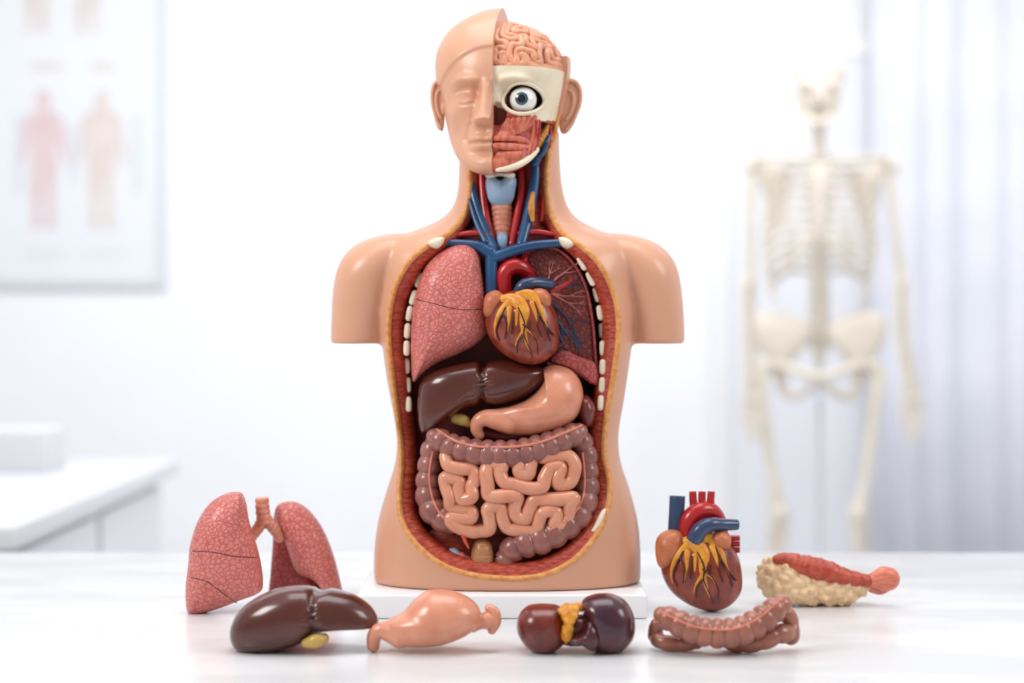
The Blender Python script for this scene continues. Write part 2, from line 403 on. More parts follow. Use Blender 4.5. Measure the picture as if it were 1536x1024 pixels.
Tt('brachiocephalic_vein_b',[(742,386,-.068,9),(768,376,-.068,8.5),(800,368,-.064,7.5),(845,364,-.055,6)],bluev)
Tt('aortic_arch',[(757,440,-.066,11),(756,412,-.068,12),(770,399,-.068,12),(788,405,-.06,11),(796,425,-.045,10)],redv)
for i,(a,b,x2) in enumerate(((760,392,752),(771,388,768),(782,392,790))): Tt('aortic_branch_%d'%i,[(a,b+12,-.062,5.5),((a+x2)/2,b,-.058,5),(x2,372,-.045,4.5)],redv)
Tt('pulmonary_trunk',[(778,440,-.088,10),(786,428,-.092,10),(802,424,-.086,9),(826,426,-.07,8)],bluedk)
Tt('pulmonary_vein',[(826,436,-.065,4),(842,430,-.06,3.5),(858,420,-.055,2.5)],redv)
Tt('pulmonary_vein_low',[(826,470,-.06,4),(834,490,-.056,3),(842,510,-.054,2)],bluedk)
# neck
Tt('jugular_a',[(706,250,-.01,6),(709,285,-.018,6.5),(718,320,-.03,7),(730,350,-.045,8),(738,374,-.06,9)],bluev)
Tt('jugular_b',[(800,225,-.03,6),(803,260,-.03,7),(797,300,-.035,8),(790,335,-.045,8.5),(782,366,-.058,8)],bluev)
Tt('jugular_branch',[(798,240,-.04,3),(812,232,-.045,4),(820,215,-.05,4.5)],bluev)
Tt('carotid_a',[(722,245,-.01,5),(724,285,-.016,6),(729,325,-.03,6),(740,370,-.045,6)],redv)
Tt('carotid_b',[(780,240,-.012,6),(783,285,-.02,6.5),(776,325,-.03,6.5),(768,366,-.045,6.5)],redv)
Tt('carotid_c',[(818,240,-.01,5),(816,285,-.02,4.5),(812,330,-.03,4)],redv)
Tt('neck_muscle_a',[(703,245,.01,8),(704,290,-.006,8),(700,322,-.02,9),(684,350,-.035,8)],muscle)
Tt('neck_muscle_b',[(817,235,.01,9),(816,290,-.002,9),(820,325,-.015,9),(838,350,-.03,8)],muscle)
Tt('neck_muscle_c',[(712,250,.015,10),(716,300,.0,10),(724,345,-.01,10)],muscle)
Tt('neck_muscle_d',[(790,250,.015,14),(800,300,.0,14),(806,345,-.01,14)],muscle)
Tt('nerve',[(799,290,-.05,3),(797,312,-.054,5),(799,330,-.054,3)],yelstr)
Tt('subclavian_a',[(735,352,-.05,4),(712,350,-.05,5),(690,352,-.047,4),(672,358,-.045,3)],redv)
Tt('subclavian_b',[(780,350,-.05,4),(805,348,-.048,5),(830,352,-.046,4)],redv)
Tt('cephalic_a',[(704,300,-.03,2.5),(715,335,-.045,4),(728,362,-.06,5)],bluev)
pillow('thyroid_cartilage',[(729,268),(737,262),(750,270),(764,262),(774,268),(773,285),(768,303),(752,310),(736,304),(730,288)],(751,286),-.028,.016,.02,cart,torso,n=1.6,sub=5)
pillow('hyoid',[(728,262),(748,256),(772,260),(768,268),(750,264),(734,268)],(750,262),-.03,.014,.01,ribm,torso,sub=4,rings=8)
tube('trachea',[(752,300,-.018,16),(753,325,-.02,16),(753,352,-.025,15)],trach,torso,rmod=haus(.0085,.15),step=.0009,seg=24)
pillow('thymus',[(746,352),(753,348),(761,354),(760,372),(752,378),(745,370)],(753,363),-.045,.01,.01,cart,torso,sub=4,rings=8)
pillow('upper_muscle_field',[(690,350),(720,335),(752,330),(790,335),(825,350),(845,370),(800,392),(752,400),(700,390),(665,372)],(752,365),-.02,.012,.03,musdark,torso)
# ---- liver & abdomen
lv=pillow('liver',[(628,585),(636,566),(655,553),(685,545),(716,541),(728,549),(737,541),(765,540),(797,547),(820,556),(812,577),(790,594),(760,605),(735,607),(724,601),(716,608),(695,614),(672,628),(650,642),(633,649),(627,625)],(708,577),-.055,.045,.05,liverm,torso,n=2.6,
   yfn=lambda x,y: 0.009*math.exp(-((x-724-(y-575)*.05)/3.0)**2))
Tt('gallbladder',[(684,628,-.07,8),(694,630,-.072,9),(702,634,-.07,7)],gall)
pillow('spleen',[(868,600),(880,592),(891,605),(893,622),(885,640),(872,636)],(880,616),-.06,.025,.02,spleen,torso,sub=5,rings=10)
pillow('stomach',[(735,640),(728,626),(740,614),(765,608),(790,598),(810,580),(818,562),(815,552),(832,547),(856,554),(871,573),(875,600),(866,624),(845,641),(815,651),(785,654),(755,650)],(822,607),-.062,.048,.03,stom,torso,n=2.1)
tube('pylorus',[(765,632,-.082,19),(745,629,-.082,16),(729,627,-.083,13),(718,632,-.083,11),(715,643,-.08,9.5),(719,652,-.078,8)],stom,torso,seg=24)
tube('greater_omentum',[(725,649,-.06,8),(760,655,-.06,9),(810,648,-.06,10),(850,640,-.06,10)],musdark,torso)
dc=tube('descending_colon',[(868,652,-.066,17),(878,680,-.066,18),(880,715,-.068,19),(879,745,-.074,20),(866,773,-.08,22),(840,794,-.086,23),(814,807,-.088,24),(790,814,-.088,23),(770,823,-.086,21),(758,840,-.082,18)],colonm,torso,rmod=haus(.022,.24),step=.0014,seg=32)
ac=tube('ascending_colon',[(650,664,-.066,17),(645,690,-.068,18),(642,720,-.07,19),(643,748,-.074,20),(654,770,-.08,22),(676,783,-.082,21)],colonm,torso,rmod=haus(.022,.24),step=.0014,seg=32)
tc_=tube('transverse_colon',[(652,654,-.078,17),(674,668,-.084,20),(705,677,-.09,21),(740,681,-.092,22),(775,680,-.092,22),(810,672,-.09,22),(842,660,-.086,21),(868,648,-.08,18)],colonm,torso,rmod=haus(.0185,.24),step=.0012,seg=32)
B=bvh([tc_]); drape('taenia_a',B,[(655,644,2),(690,664,2.2),(740,671,2.2),(800,666,2.2),(845,650,2.2),(872,638,2)],tae,torso,fb=-.1,seg=8)
B=bvh([ac]); drape('taenia_b',B,[(649,678,2),(644,715,2),(650,750,2),(664,775,2),(684,788,2)],tae,torso,fb=-.08,seg=8)
B=bvh([dc]); drape('taenia_c',B,[(874,680,2),(877,720,2),(873,750,2),(855,776,2),(825,795,2)],tae,torso,fb=-.08,seg=8)
Tt('appendix',[(683,786,-.1,3.5),(692,797,-.1,3.5),(698,812,-.1,2.5),(703,822,-.1,1.2)],mat('appendix_red',c(215,80,50),rough=.3))
pillow('mesentery',[(665,680),(760,690),(860,675),(872,730),(850,775),(780,800),(700,795),(660,750)],(765,738),-.05,.02,.02,braind,torso)
R=random.Random(11)
path=bestmeander(5,4,0); W=[]
for i,(gx,gy) in enumerate(path):
    u=(gx/9)*2-1; v=(gy/7)*2-1
    u+=R.uniform(-.05,.05)+.03*math.sin(gy*1.9); v+=R.uniform(-.06,.06)
    x=764+96*u*math.sqrt(1-.3*v*v*(1 if v>0 else .1)); y=737+57*v*math.sqrt(1-.15*u*u)+4*math.sin(gx*1.1)
    W.append((x,y,-.094-.01*(1-u*u)*(1-v*v)+R.uniform(-.004,.004),10.6+R.uniform(-.6,.8)))
tube('small_intestine',relax(W,.12),gutm,torso,seg=20,sub=8)
Tt('sigmoid_end',[(800,812,-.06,18),(775,828,-.066,18),(762,842,-.07,16)],colonm,rmod=haus(.02,.1),step=.002)
pillow('bladder',[(712,812),(724,806),(737,815),(741,840),(736,856),(718,854),(706,843)],(724,832),-.08,.022,.02,mat('bladder_tan',c(190,140,96),c(170,110,76),rough=.3,scale=40,stretch=(1,1,8)),torso,sub=6)
for i,(x,y,m_) in enumerate(((684,830,cart),(694,836,pinkves),(702,842,cart))): pillow('iliac_%d'%i,[(x-11,y-6),(x,y-8),(x+10,y+2),(x+8,y+10),(x-5,y+6)],(x,y),-.076-i*.003,.012,.012,m_,torso,sub=5,rings=8)
pillow('iliac_bone',[(882,800),(890,788),(902,766),(909,764),(904,784),(893,800),(886,806)],(895,787),-.084,.01,.01,ribm,torso,sub=5,rings=8)
pillow('pelvic_floor',[(640,800),(700,790),(800,795),(880,790),(850,835),(800,855),(740,860),(680,850)],(760,822),-.03,.02,.03,muscle,torso)

# =====================================================  HEAD
HA=math.radians(-10); HX,HY,HZ=(755-768)/1000,0.0,1.387
HM=Matrix.Translation((HX,HY,HZ))@Matrix.Rotation(HA,4,'Z')
def HL(x,y,z): return HM@Vector((x/1000,y/1000,z*1.045/1000))
rows=[(0,16,-78,-58),(3,28,-87,-48),(11,44,-91,-35),(24,58,-90,-10),(42,70,-86,20),(60,78,-85,50),(80,84,-85,72),(100,89,-86,88),(120,94,-88,96),(145,99,-91,102),(170,100,-88,103),(190,95,-79,98),(210,83,-63,84),(226,65,-44,62),(237,44,-26,38),(243,24,-11,18),(245,2,1,5)]
g=lambda x,s: math.exp(-(x/s)**2/2)
sst=lambda a,b,x:(lambda t:t*t*(3-2*t))(min(1,max(0,(x-a)/(b-a))))
def feat(x,z,nose=True):
    ax=abs(x); d=0
    if nose:
        if z<140:
            if z>=74: t=(134-min(z,134))/60; a=4+28*t**1.15
            else: a=32*math.exp(-((74-z)/4.2)**2)
            s=7.0+5.5*min(1,max(0,(124-z)/48))
            d+=a*math.exp(-(ax/s)**2.7)*sst(140,118,z)
        d+=13*g(ax-14,4.2)*g(z-73,5.5)
        d-=4*g(ax-21,2.5)*g(z-75,8)
        d-=2*g(x,3)*g(z-59,6)
    d-=14*g(ax-31,14)*g(z-112,9); d-=8*g(ax-14,5)*g(z-116,9)
    d+=12*g(ax-32,10.5)*g(z-106,8)
    lz=101-3.5*(1-((ax-32)/15)**2)
    if 15<ax<49: d-=2.6*g(z-lz,1.2)*sst(15,19,ax)*sst(49,45,ax)
    cz=117+3*(1-((ax-32)/17)**2)
    if 14<ax<51: d-=1.6*g(z-cz,2.2)*sst(14,20,ax)*sst(51,45,ax)
    bz=129+3*(1-((ax-33)/22)**2)
    d+=7*g(z-bz,4.5)*sst(60,40,ax)*sst(5,15,ax)
    lw=sst(29,10,ax)
    d+=6.5*g(z-50,3.4)*lw*(1-.25*g(x,3)); d+=8.5*g(z-38.5,4)*sst(25,6,ax)
    d-=6*g(z-(44.3-.8*g(x,4)),1.4)*sst(30,24,ax)
    d-=6*g(z-29,4.5)*g(x,16); d+=7*g(x,15)*g(z-14,9)
    d-=3.5*g(ax-29,4)*g(z-44,6)
    nl=26+(66-z)*.35
    if z<74: d-=2.2*g(ax-nl,3)*sst(40,52,z)*sst(78,68,z)
    d+=6*g(ax-50,13)*g(z-90,10); d-=6*g(ax-48,13)*g(z-56,13)
    d+=3*g(x,30)*g(z-48,14)
    return d
SEG=320
HR=crs(rows,11)
def headgrid(inset=0,ft=True,cap=True,shift=0,nose=True):
    V=[]
    n=2.2
    for z,w,yf,yb in HR:
        cy=(yf+yb)/2; hd=max(.3,(yb-yf)/2-inset); w2=max(.3,w-inset)
        zz=z-inset*sst(200,245,z)
        for k in range(SEG):
            a=2*math.pi*k/SEG; ca,sa=math.cos(a),math.sin(a)
            if abs(ca)<1e-9: ca=0
            if abs(sa)<1e-9: sa=0
            x=w2*math.copysign(abs(ca)**(2/n),ca) if ca else 0; y=cy+hd*(math.copysign(abs(sa)**(2/n),sa) if sa else 0)
            fw=sst(-.05,-.5,sa)
            if ft and fw>0: y-=feat(x+shift,z,nose)*fw
            if cap:
                zl=177-46*min(1,abs(x)/84)**2.2 if sa<0 else 131
                if sa<0.25:
                    e=sst(zl-2.5,zl+2.5,z)*3.0*(1-sst(215,240,z)) 
                    r=math.hypot(x,y-cy) or 1
                    x+=e*x/r; y+=e*(y-cy)/r
            V.append((x,y,zz))
    return V
def gridfaces(cond):
    F=[]
    for i in range(len(HR)-1):
        for k in range(SEG):
            k2=(k+1)%SEG
            if cond(i,k): F.append((i*SEG+k,i*SEG+k2,(i+1)*SEG+k2,(i+1)*SEG+k))
    return F
def compact(V,F,mi=None):
    used=sorted({i for f in F for i in f}); mp={o:i for i,o in enumerate(used)}
    return [V[i] for i in used],[tuple(mp[i] for i in f) for f in F]
def fixn(o):
    bm=bmesh.new(); bm.from_mesh(o.data); bmesh.ops.recalc_face_normals(bm,faces=bm.faces); bm.to_mesh(o.data); bm.free()
    o.data.polygons.foreach_set('use_smooth',[True]*len(o.data.polygons))
HV=headgrid(0,shift=10)
q1,q3=SEG//4,3*SEG//4
def halfmesh(left):
    F=gridfaces((lambda i,k:q1<=k<q3) if left else (lambda i,k:not(q1<=k<q3)))
    m0=[0]*len(F)
    for i in range(len(HR)-1):
        F.append((i*SEG+q1,i*SEG+q3,(i+1)*SEG+q3,(i+1)*SEG+q1)); m0.append(1)
    rb=[0*SEG+k for k in (range(q1,q3+1) if left else list(range(q3,SEG))+list(range(0,q1+1)))]
    rt=[(len(HR)-1)*SEG+(i-0) for i in rb]
    F.append(tuple(rb)); F.append(tuple(rt)); m0+=[0,0]
    return F,m0
F,m0=halfmesh(True)
V2,F2=compact(HV,F)
hl=mk('face_skin_half',[HL(*v) for v in V2],F2,[skin,skin],torso,m0)
bm=bmesh.new(); bm.from_mesh(hl.data); bmesh.ops.recalc_face_normals(bm,faces=bm.faces)
capf=[f for f in bm.faces if f.material_index==1]
es={e for f in capf for e in f.edges if any(x.material_index==0 for x in e.link_faces)}
for e in es: e.smooth=False
bm.to_mesh(hl.data); bm.free(); hl.data.polygons.foreach_set('use_smooth',[True]*len(hl.data.polygons))
HV3=headgrid(0,ft=False,cap=False)
F,m0=halfmesh(False)
V2,F2=compact(HV3,F)
hb=mk('back_skin_part',V2,F2,[skin,skincut])
bm=bmesh.new(); bm.from_mesh(hb.data); bmesh.ops.recalc_face_normals(bm,faces=bm.faces)
for co,no in (((0,8,0),(0,-1,-0.12)),((0,0,172),(0,0,1))):
    r=bmesh.ops.bisect_plane(bm,geom=bm.verts[:]+bm.edges[:]+bm.faces[:],plane_co=co,plane_no=no,clear_outer=True)
    es=[e for e in bm.edges if len(e.link_faces)==1]
    fs=bmesh.ops.holes_fill(bm,edges=es,sides=0)['faces']
    for f in fs:
        f.material_index=0
        for e in f.edges: e.smooth=False
for v in bm.verts: v.co=HL(*v.co)
bmesh.ops.recalc_face_normals(bm,faces=bm.faces); bm.to_mesh(hb.data); bm.free()
hb.data.polygons.foreach_set('use_smooth',[True]*len(hb.data.polygons)); par(hb,torso)
# skull / muscle inset shell
HV2=headgrid(5,ft=True,cap=False,nose=False)
EX,EZ=41,105
def ins(x,z): return ((x-EX)/30)**2+((z-EZ)/22)**2
vb=[]
for i,(x,y,z) in enumerate(HV2):
    if y<0 and x>0:
        y+=10*g(x-32,10.5)*g(z-107,7.5)
        e=ins(x,z)
        y+=28*sst(1.02,.75,e)
        nz=sst(1,.6,((x-4)/15)**2+((z-84)/17)**2); y+=16*nz
    vb.append((x,y,z))
Fs=[];mi=[]
for i in range(len(HR)-1):
    z=HR[i][0]
    if z>149 or z<2: continue
    for k in range(SEG):
        if q1<=k<q3: continue
        if k<SEG//2 and k>SEG*0.02: continue
        x,y,_=vb[i*SEG+k]
        if y>14: continue
        if z<74 and x>60-max(0,(30-z))*.5: continue
        k2=(k+1)%SEG; Fs.append((i*SEG+k,i*SEG+k2,(i+1)*SEG+k2,(i+1)*SEG+k))
        e=ins(x,z)
        if e<.92: mm=1
        elif z>86+ (0 if x>26 else (26-x)*.35): mm=0
        elif z>73+max(0,x-60)*.3 and x>52 : mm=0
        elif ((x-4)/15)**2+((z-84)/18)**2<1: mm=4
        elif z<50 and z>36 and x<30: mm=3
        elif z>34: mm=2
        else: mm=3
        mi.append(mm)
V2,F2=compact(vb,Fs)
sk=mk('skull_face_section',[HL(*v) for v in V2],F2,[bone,socket,muscle,muspink,musdark],torso,mi)
bm=bmesh.new(); bm.from_mesh(sk.data); bmesh.ops.recalc_face_normals(bm,faces=bm.faces); bm.to_mesh(sk.data); bm.free()
sk.data.polygons.foreach_set('use_smooth',[True]*len(sk.data.polygons))
GEO[sk.name]=([HL(*v) for v in V2],F2)
BK=bvh([sk])
top=[HV2[[i for i,r in enumerate(HR) if r[0]<=149][-1]*SEG+k] for k in list(range(q3,SEG))+list(range(0,q1+1))]
V=[HL(x*.99,y*.99,150) for x,y,z in top]+[HL(x*.99,y*.99,143) for x,y,z in top]; n_=len(top)
F=[tuple(range(n_)),tuple(range(2*n_-1,n_-1,-1))]+[(i,i+1,i+1+n_,i+n_) for i in range(n_-1)]+[(n_-1,0,n_,2*n_-1)]
mk('skull_deck',V,F,bone,torso,smooth=False)
inner=[(HL(x*.8,y*.62,z)) for x,y,z in headgrid(5,ft=False,cap=False)]
Fi=gridfaces(lambda i,k: not(q1<=k<q3) and 4<HR[i][0]<143)
V2,F2=compact(inner,Fi); mk('deep_face_muscle',V2,F2,[musdark],torso)
# eye
ec=HL(EX-1,-58,EZ); er=.0198
ey=ellipsoid('eyeball',ec,(er,er,er),eyew,torso,n=32)
def spcap(name,cen,r,dirv,ang,m):
    dirv=dirv.normalized(); u=dirv.orthogonal().normalized(); v=dirv.cross(u); V=[cen+dirv*r];F=[]
    nr,ns=8,32
    for i in range(1,nr+1):
        a=ang*i/nr
        for k in range(ns):
            b=2*math.pi*k/ns; V.append(cen+(dirv*math.cos(a)+(u*math.cos(b)+v*math.sin(b))*math.sin(a))*r)
    for k in range(ns): F.append((0,1+k,1+(k+1)%ns))
    for i in range(nr-1):
        for k in range(ns): F.append((1+i*ns+k,1+(i+1)*ns+k,1+(i+1)*ns+(k+1)%ns,1+i*ns+(k+1)%ns))
    o=mk(name,V,F,m,torso); fixn(o); return o
dv=Vector((-.14,-1,-.02)); spcap('iris_disc',ec,er*1.01,dv,.5,iris); spcap('pupil_disc',ec,er*1.02,dv,.3,black)
W=[]
shell0=headgrid(5,ft=False,cap=False)
def shy(x,z):
    i=min(range(len(HR)),key=lambda j:abs(HR[j][0]-z)); 
    k=min(range(q3,SEG),key=lambda j:abs(shell0[i*SEG+j][0]-x)); xx,yy,_=shell0[i*SEG+k]
    return yy-feat(xx,z,False)+10*g(xx-32,10.5)*g(z-107,7.5)
for k in range(25):
    a=2*math.pi*k/24; x=EX+29*math.cos(a); z=EZ+21.5*math.sin(a); p=HL(x,shy(x,z)+1.2,z); W.append((p.x,p.y,p.z,.0030))
tubeW('orbital_rim',W,bone,torso,seg=10,sub=3)
# brain
def brain(front):
    path=bestmeander(6,5,0 if front else 2); R=random.Random(2); P=[]
    for gx,gy in path:
        u=(gx+.4)/11.4; v=(gy+.35)/9.4
        u=u+R.uniform(-.03,.03)+.02*math.sin(v*17); v=v+R.uniform(-.03,.03)+.025*math.sin(u*15)
        P.append((u,v))
    P=relax(P,.1); W=[]
    for u,v in P:
        u=min(.985,max(.02,u)); v=min(.975,max(.03,v))
        x=u*math.sqrt(1-v*v/2); z=v*math.sqrt(1-u*u/2); y=math.sqrt(max(0.02,1-x*x-z*z))
        p=HL(x*90-2,(-y*80 if front else y*88)+4,150+z*70); W.append((p.x,p.y,p.z,.0054+R.uniform(-.0005,.0009)))
    tubeW('brain_gyri',W,brainm,torso,seg=14,sub=7)
brain(True); brain(False)
V=[];F=[];n=32
for i in range(n+1):
    for k in range(n+1):
        t=math.pi/2*i/n; a=-math.pi/2+math.pi*k/n
        V.append(HL(88*math.cos(t)*math.cos(a),80*math.cos(t)*math.sin(a)+4,150+70*math.sin(t)))
for i in range(n):
    for k in range(n): F.append((i*(n+1)+k,i*(n+1)+k+1,(i+1)*(n+1)+k+1,(i+1)*(n+1)+k))
o=mk('brain_core',V,F,braind,torso)
# face overlays (draped)
def DF(n,pts,m,off=.001,**k): return drape(n,BK,pts,m,torso,off=off,fb=-.05,**k)
for i in range(6):
    DF('cheek_muscle_%d'%i,[(802-i*8,176+i*1.0,3.8),(791-i*7,188+i*1,5.2),(772-i*4.5,199+i,4),(752-i,206+i*.5,2)],muspink,sq=.45)
for i in range(4):
    DF('masseter_%d'%i,[(800+i*3,182,2.6),(799+i*2.5,203,3.2),(792+i*2.6,230,2.4)],redv if i%2 else muspink,sq=.7)
DF('mouth_muscle_a',[(743,208,4),(765,207,5),(783,210,5),(793,214,3)],muspink,sq=.5)
DF('mouth_muscle_b',[(743,218,4),(765,220,6),(780,221,5),(792,220,3)],muspink,sq=.5)
DF('chin_muscle',[(750,232,6),(765,234,7),(780,231,5)],muspink,sq=.5)
DF('mandible',[(746,255,3),(760,253,4.2),(776,248,5),(790,240,5),(800,231,4.5),(806,224,3.5)],bone,off=.002,sq=.8)
tube('jaw_gland',[(822,182,-.03,4),(818,196,-.04,5),(811,208,-.05,6),(806,220,-.052,4)],yelstr,torso,rmod=haus(.006,.3),step=.0006)
tube('face_vein',[(823,205,-.03,3.5),(817,220,-.036,4),(810,230,-.04,5),(803,245,-.04,6)],bluev,torso)
tube('face_artery',[(826,182,-.02,3),(824,215,-.02,3),(819,245,-.012,4)],redv,torso)
tube('scalp_fat_edge',[(838,98,-.012,4),(840,130,-.012,4),(838,160,-.013,4),(834,190,-.014,4),(828,215,-.012,4)],fat,torso)
# ears
def ear(name,sgn,px,py,y,sc=1.0,w=1.0):
    def e(u,v): return (px+sgn*u*w*sc,py+v*sc)
    O=[(0,-28),(8,-38),(20,-41),(31,-33),(34,-16),(29,4),(22,20),(15,36),(6,40),(1,30),(0,5)]
    pillow(name,[e(*p) for p in O],e(15,-5),y,.006,.008,skin,torso,rings=10,n=3)
    tube(name+'_helix',[e(2,-20)+(y-.008,2.6),e(4,-32)+(y-.007,3),e(13,-40)+(y-.006,3.4),e(25,-38)+(y-.005,3.4),e(32,-26)+(y-.005,3.2),e(32,-8)+(y-.005,3),e(27,8)+(y-.005,2.8),e(20,24)+(y-.006,3),e(12,34)+(y-.006,4)],skin,torso)
    tube(name+'_antihelix',[e(10,-28)+(y-.005,2.5),e(20,-22)+(y-.006,3),e(22,-8)+(y-.006,3),e(18,8)+(y-.006,3),e(11,18)+(y-.006,3)],skin,torso)
    tube(name+'_tragus',[e(1,-8)+(y-.007,3),e(4,2)+(y-.009,3.5),e(2,10)+(y-.007,3)],skin,torso)
ear('ear_right',1,838,161,.0,1.0,1.0)
ear('ear_left',-1,667,160,-.005,.92,.62)

# =====================================================  TABLE PIECES
def grp(name,px,y): return empty(name,((px-768)*S(y),y,TZ))
# lungs
g1=grp('lung_model',395,-.05)
a=pillow('lung_lobe_a',[(283,850),(286,820),(297,785),(315,758),(338,744),(360,742),(368,756),(373,785),(384,820),(391,850),(394,880),(388,893),(360,904),(325,917),(292,925),(281,918),(279,885)],(335,835),-.075,.042,.045,lung,g1,clampz=TZ)
b_=pillow('lung_lobe_b',[(418,744),(440,740),(462,752),(482,778),(497,812),(508,850),(515,893),(495,893),(486,875),(470,858),(446,846),(436,825),(428,800),(420,780),(412,760)],(462,815),-.005,.03,.04,lung,g1,clampz=TZ)
c_=pillow('lung_medial',[(412,760),(425,765),(440,800),(470,850),(500,893),(470,893),(430,893),(405,888),(406,850),(409,810)],(440,850),.02,.018,.03,lungmed,g1,clampz=TZ)
B=bvh([a]); drape('fissure_a',B,[(284,826,.7),(320,828,.8),(350,834,.8),(386,836,.7)],darkv,g1,off=-.0003,fb=-.08,seg=8)
drape('fissure_b',B,[(287,866,.7),(310,872,.8),(335,890,.8),(355,904,.7)],darkv,g1,off=-.0003,fb=-.08,seg=8)
tube('trachea',[(393,746,-.035,10.5),(394,765,-.035,11),(397,785,-.035,12)],trach,g1,rmod=haus(.0085,.15),step=.0009,seg=20,caps=False)
tube('bronchus_a',[(396,778,-.035,10),(387,792,-.035,9),(377,806,-.04,8)],trach,g1,rmod=haus(.007,.15),step=.0009)
tube('bronchus_b',[(398,778,-.035,10),(410,792,-.03,9),(420,806,-.02,8)],trach,g1,rmod=haus(.007,.15),step=.0009)
# liver
g2=grp('liver_model',455,-.36)
l=pillow('liver_lobes',[(346,968),(348,946),(362,923),(391,903),(425,891),(458,889),(478,895),(500,894),(531,903),(555,919),(567,938),(564,949),(540,951),(508,953),(484,957),(455,973),(425,983),(390,988),(358,985)],(440,940),-.35,.046,.05,liverm,g2,clampz=TZ,n=2.4,yfn=lambda x,y:.008*math.exp(-((x-474-(y-930)*.1)/3)**2))
tube('gallbladder',[(460,964,-.385,8),(474,961,-.39,11),(486,957,-.385,8)],gall,g2)
# stomach
g3=grp('stomach_model',648,-.37)
pillow('stomach_body',[(576,952),(590,940),(606,931),(624,912),(646,900),(676,901),(702,911),(718,926),(722,943),(714,958),(692,972),(660,983),(625,986),(597,983),(581,971)],(652,946),-.36,.042,.04,stom,g3,n=2.05,clampz=TZ)
tube('pylorus',[(600,960,-.37,22),(582,956,-.37,16),(568,956,-.37,12),(561,965,-.368,11),(560,978,-.365,9.5)],stom,g3,seg=24)
tube('duodenum_bulb',[(710,942,-.36,16),(722,941,-.36,12),(732,940,-.36,14),(737,939,-.358,14)],stom,g3,seg=24)
tube('duodenum_fold',[(734,922,-.36,7),(742,928,-.362,8),(743,942,-.362,9),(738,954,-.36,7)],stom,g3)
# kidneys
g4=grp('kidney_model',862,-.37)
a1=pillow('adrenal_kidney',[(777,950),(777,925),(792,908),(820,905),(842,910),(848,930),(850,950),(842,968),(820,979),(795,973)],(812,941),-.36,.036,.036,kidl,g4,clampz=TZ)
a2=pillow('kidney',[(873,915),(890,904),(918,903),(940,915),(952,940),(950,968),(932,988),(908,992),(888,984),(880,965),(876,940)],(914,948),-.36,.038,.038,kidr,g4,clampz=TZ)
pillow('kidney_hilum_lobe',[(845,955),(858,948),(874,940),(885,925),(900,935),(905,960),(890,975),(870,966),(852,967)],(878,955),-.37,.03,.03,kidr,g4)
pillow('renal_fat',[(838,915),(850,905),(865,908),(868,918),(860,935),(857,955),(848,963),(842,950),(846,932)],(853,932),-.38,.02,.02,heartfat,g4,lump=(120,.004))
tube('renal_vessel',[(850,912,-.36,6),(872,910,-.36,7),(890,914,-.36,8)],heartfat,g4)
pillow('kidney_bridge',[(835,930),(850,925),(866,922),(885,925),(888,950),(880,966),(855,968),(836,960)],(862,945),-.355,.022,.025,kidl,g4)
# colon
g5=grp('colon_model',1085,-.35)
a1=tube('colon_arch',[(993,931,-.375,17),(1010,939,-.38,20),(1040,952,-.385,22),(1075,958,-.385,23),(1110,955,-.385,23),(1140,940,-.38,22),(1163,922,-.375,19),(1174,915,-.37,15)],colbrown,g5,rmod=haus(.0165,.22),step=.0011,seg=32)
B=bvh([a1]); drape('taenia',B,[(991,926,1.6),(1012,936,1.8),(1040,948,1.8),(1075,953,1.8),(1108,950,1.8),(1140,934,1.8),(1170,908,1.6)],tae,g5,fb=-.39,seg=8)
for nm,pts in (('loop_a',[(985,962,-.34,12),(990,970,-.36,12),(1015,974,-.365,12),(1045,972,-.365,11)]),('loop_b',[(1090,970,-.36,13),(1115,974,-.37,14),(1145,970,-.375,14),(1165,960,-.37,15),(1182,958,-.36,15)]),('loop_c',[(1176,925,-.355,13),(1186,940,-.35,13),(1186,962,-.355,14)]),('loop_d',[(985,945,-.35,12),(982,962,-.345,11)])):
    o=tube(nm,pts,colbrown,g5,rmod=haus(.022,.18),step=.0015,seg=24)
# heart
g6=grp('heart_model',1050,-.05)
heart(g6,1052,858,60,60,-.06,.045,-.1)
def Hh(n,p,m,**k): return tube(n,p,m,g6,**k)
pillow('atrium_a',[(984,838),(984,812),(996,798),(1015,796),(1026,808),(1018,830),(1004,850),(990,852)],(1004,824),-.07,.025,.025,atrm,g6,sub=6)
pillow('atrium_b',[(1066,802),(1085,796),(1096,806),(1094,822),(1080,826),(1068,818)],(1080,811),-.08,.02,.02,atrm,g6,sub=6)
Hh('vena_cava',[(1016,745,-.055,12),(1015,770,-.058,12),(1014,805,-.06,13)],bluedk,caps=False)
Hh('aorta',[(1030,805,-.065,14),(1034,782,-.068,14),(1048,768,-.066,14),(1066,768,-.058,13.5),(1078,784,-.05,12),(1082,810,-.045,11)],redv)
for i,x in enumerate((1040,1053,1066)): Hh('aorta_branch_%d'%i,[(x+2,772,-.06,6.5),(x,756,-.06,6),(x-1+i,738,-.058,5.6)],redv,caps=False)
Hh('pulmonary_artery',[(1042,812,-.088,13),(1050,796,-.092,12),(1066,788,-.09,11),(1084,788,-.082,9.5),(1106,788,-.075,8)],bluedk,caps=False)
for i in range(3): Hh('pulmonary_vein_%d'%i,[(1085,808+i*9,-.055,5),(1098,808+i*9,-.058,4.5),(1110,808+i*9,-.06,4.2)],redv,caps=False)
